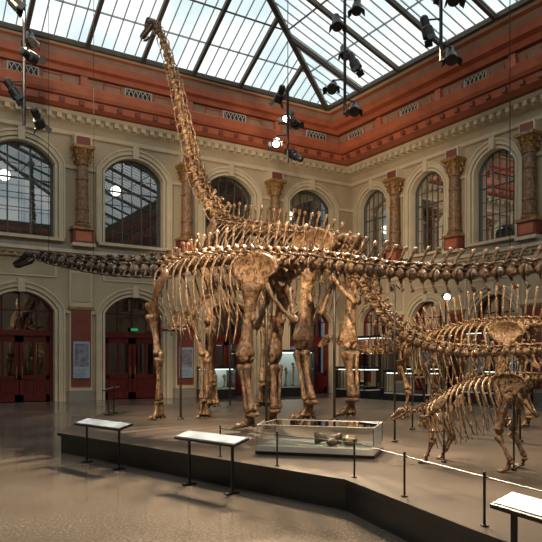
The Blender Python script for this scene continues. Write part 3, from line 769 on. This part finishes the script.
def showcase(x,y,w,d,h,rot=0):
    mb=MB(); R=Matrix.Rotation(rot,3,'Z'); T=lambda a,b,z:V((x,y,0))+R@V((a,b,z))
    mb.box(-w/2,w/2,-d/2,d/2,0,.45,M_iron,T); mb.box(-w/2,w/2,-d/2,d/2,h-.12,h,M_iron,T)
    mb.box(-w/2+.04,w/2-.04,-d/2+.04,d/2-.04,.45,.5,M_white,T)
    mb.box(-w/2+.1,w/2-.1,-d/2+.1,d/2-.1,h-.15,h-.12,M_case,T)
    if d>w: mb.box(w/2-.06,w/2-.03,-d/2+.05,d/2-.05,.5,h-.15,M_back,T)
    else: mb.box(-w/2+.05,w/2-.05,d/2-.06,d/2-.03,.5,h-.15,M_back,T)
    for a in (-1,1):
        for b in (-1,1): mb.box(a*w/2-.03*(a>0),a*w/2+.03*(a<0),b*d/2-.03*(b>0),b*d/2+.03*(b<0),.45,h-.12,M_iron,T)
    mb.box(-w/2+.02,w/2-.02,-d/2+.02,d/2-.02,.5,h-.15,M_vit,T)
    Lg=max(w,d)
    for i in range(int(Lg/.45)):
        a=-Lg/2+.3+i*.45; q=(lambda s,z:T(s,0,z)) if w>=d else (lambda s,z:T(0,s,z)); hh=min(1.0+.25*(i%3),h-.55)
        mb.bone(q(a,.52),q(a+.05,hh),.04,.09,.08,M_boneC); mb.blob(q(a,hh+.1),.1,.08,.1,M_boneG)
    mb.make('museum_showcase')
showcase(21.6,25.0,1.0,2.4,3.0); showcase(21.6,21.2,1.0,2.6,3.0); showcase(18.2,27.0,2.2,.9,2.3); showcase(14.0,27.0,1.6,.9,1.5)
showcase(21.6,17.3,1.0,2.6,3.0); showcase(19.0,22.8,1.0,2.0,1.5); showcase(18.2,18.6,1.0,2.2,1.4)

for c,z0,z1 in ((8.2,1.0,2.6),(13.2,.95,2.4)):
    mb=MB(); mb.box(c-.36,c+.36,.18,.24,z0,z1,M_panel,TB); mb.box(c-.30,c+.30,.235,.25,z0+.5,z1-.1,M_poster,TB)
    for k in range(5): mb.box(c-.28,c+.1+.03*k,.238,.247,z0+.08+.07*k,z0+.10+.07*k,M_poster,TB)
    mb.make('info_poster')
mb=MB(); mb.box(10.60,10.90,-.2,-.1,3.14,3.26,M_exit,TB); mb.box(10.57,10.93,-.22,-.19,3.11,3.29,M_iron,TB); mb.make('exit_sign')

# ------------------------------------------------------------------ hanging spotlight rigs
def add_spot(loc,tgt,P,ang=50,col=(1,.76,.50),blend=.6,rad=.08):
    l=bpy.data.lights.new('spot_beam','SPOT'); l.energy=P; l.color=col; l.spot_size=math.radians(ang); l.spot_blend=blend; l.shadow_soft_size=rad
    o=bpy.data.objects.new('spot_beam',l); sc.collection.objects.link(o); o.location=loc
    o.rotation_euler=(V(tgt)-V(loc)).to_track_quat('-Z','Y').to_euler(); return o
def rig(x,y,z0,z1,targets,lit=()):
    mb=MB(); roofz=roof_at(x,y)
    root=empty('spotlight_rig')
    mb.tube([(x,y,z0-.2),(x,y,z1+.3)],.035,M_iron,8); mb.tube([(x,y,z1+.3),(x,y,roofz-.2)],.012,M_iron,6)
    n=len(targets); 
    for i,(t,P,ang) in enumerate(targets):
        z=z0+(z1-z0)*i/max(1,n-1); a=i*2.4
        p=V((x+.28*math.cos(a),y+.28*math.sin(a),z))
        d=(V(t)-p).normalized()
        mb.tube([(x,y,z+.15),(p.x,p.y,z+.15)],.02,M_iron,6); mb.tube([p+V((0,0,.16)),p],.018,M_iron,6)
        sd=d.cross(V((0,0,1))).normalized()
        mb.tube([p-d*.24,p-d*.20,p-d*.02,p+d*.02,p+d*.18,p+d*.2],[.05,.085,.085,.115,.125,.125],M_iron,14)
        mb.tube([p+d*.195,p+d*.205],.085 if i in lit else .105,M_lens if i in lit else M_black,14)
        for s_ in (-1,1):
            e=p+d*.2+sd*s_*.12; mb.beam(e,e+d*.12+sd*s_*.07,.16,.01,M_iron,up=sd)
        if P>0:
            o=add_spot(p+d*.28,t,P,ang); o.parent=root
    mb.make('lamps_and_pole',False,root)
rig(2.98,14.7,7.0,9.4,[((5.3,17,4.2),700,60),((6.2,14,2.5),3000,50),((9,19,8),2500,50),((2,8,0),1200,60),((9.2,14,4),2500,55)])
rig(9.43,14.15,7.1,8.6,[((9.0,19.5,10.5),1600,45),((2.5,7.5,0),11000,60),((17.5,22,9),1500,60),((1.2,9.5,0),7000,50),((9.2,17,5),800,60)],lit=(1,3))
rig(9.44,11.8,7.6,9.9,[((6.5,8,3),1700,60),((1.8,4.5,0),6500,45),((11,9,2.3),2000,50),((6.29,5.35,.37),4000,13),((6.45,6.93,.37),4000,12),((5.7,7.6,.5),1200,25)])
rig(9.8,9.2,7.9,9.4,[((7.0,5.5,1.3),1700,40),((11,8.4,2.3),1700,50),((8,6,3),1400,60),((9.2,12,4.3),1300,60)])
rig(2.5,6.0,8.0,9.6,[((6.9,11.2,3),6200,36),((9.2,14,4),6400,42),((6.7,5.4,1.2),2300,30),((7.8,7,3),3000,40)],)  # added rig above the view, lights the skeletons from the camera side
rig(-1.0,10.0,8.5,9.8,[((6.2,14,3),4300,34),((8.6,18.5,9),7000,36),((5,17,4.2),600,30)])  # added unseen rig off to the left, lights front bodies and necks
rig(7.5,1.5,8.0,9.5,[((11,9,2),3800,40),((6.8,5.4,1.2),1300,35),((8,10,3.5),3300,40)])  # added unseen rig right of the camera, fills the near skeletons
mb=MB(); p=V((12.1,11.2,3.3)); d=(V((8,4,1.6))-p).normalized()
mb.tube([(12.1,11.2,PS),(12.1,11.2,3.25)],.02,M_iron,8); mb.tube([(12.1,11.2,PS),(12.1,11.2,PZ+.04)],.18,M_iron,16)
mb.tube([p-d*.2,p-d*.14,p+d*.08,p+d*.1],[.04,.07,.09,.09],M_iron,14); mb.tube([p+d*.097,p+d*.105],.075,M_lens,14)
mb.make('exhibit_floor_lamp')

w=bpy.data.worlds.new('World'); sc.world=w; w.use_nodes=True
w.node_tree.nodes['Background'].inputs[0].default_value=(.7,.8,.9,1); w.node_tree.nodes['Background'].inputs[1].default_value=.3

# ------------------------------------------------------------------ camera
cam=bpy.data.cameras.new('camera'); co=bpy.data.objects.new('camera',cam); sc.collection.objects.link(co)
co.location=(0,0,1.7); co.rotation_euler=(math.radians(90),0,math.radians(-32.2))
cam.sensor_width=36; cam.lens=36*652/542; cam.shift_y=.168; cam.clip_end=200
sc.camera=co
sc.view_settings.view_transform='Standard'; sc.view_settings.look='None'; sc.view_settings.exposure=0
print('verts',sum(len(o.data.vertices) for o in bpy.data.objects if o.type=='MESH'))
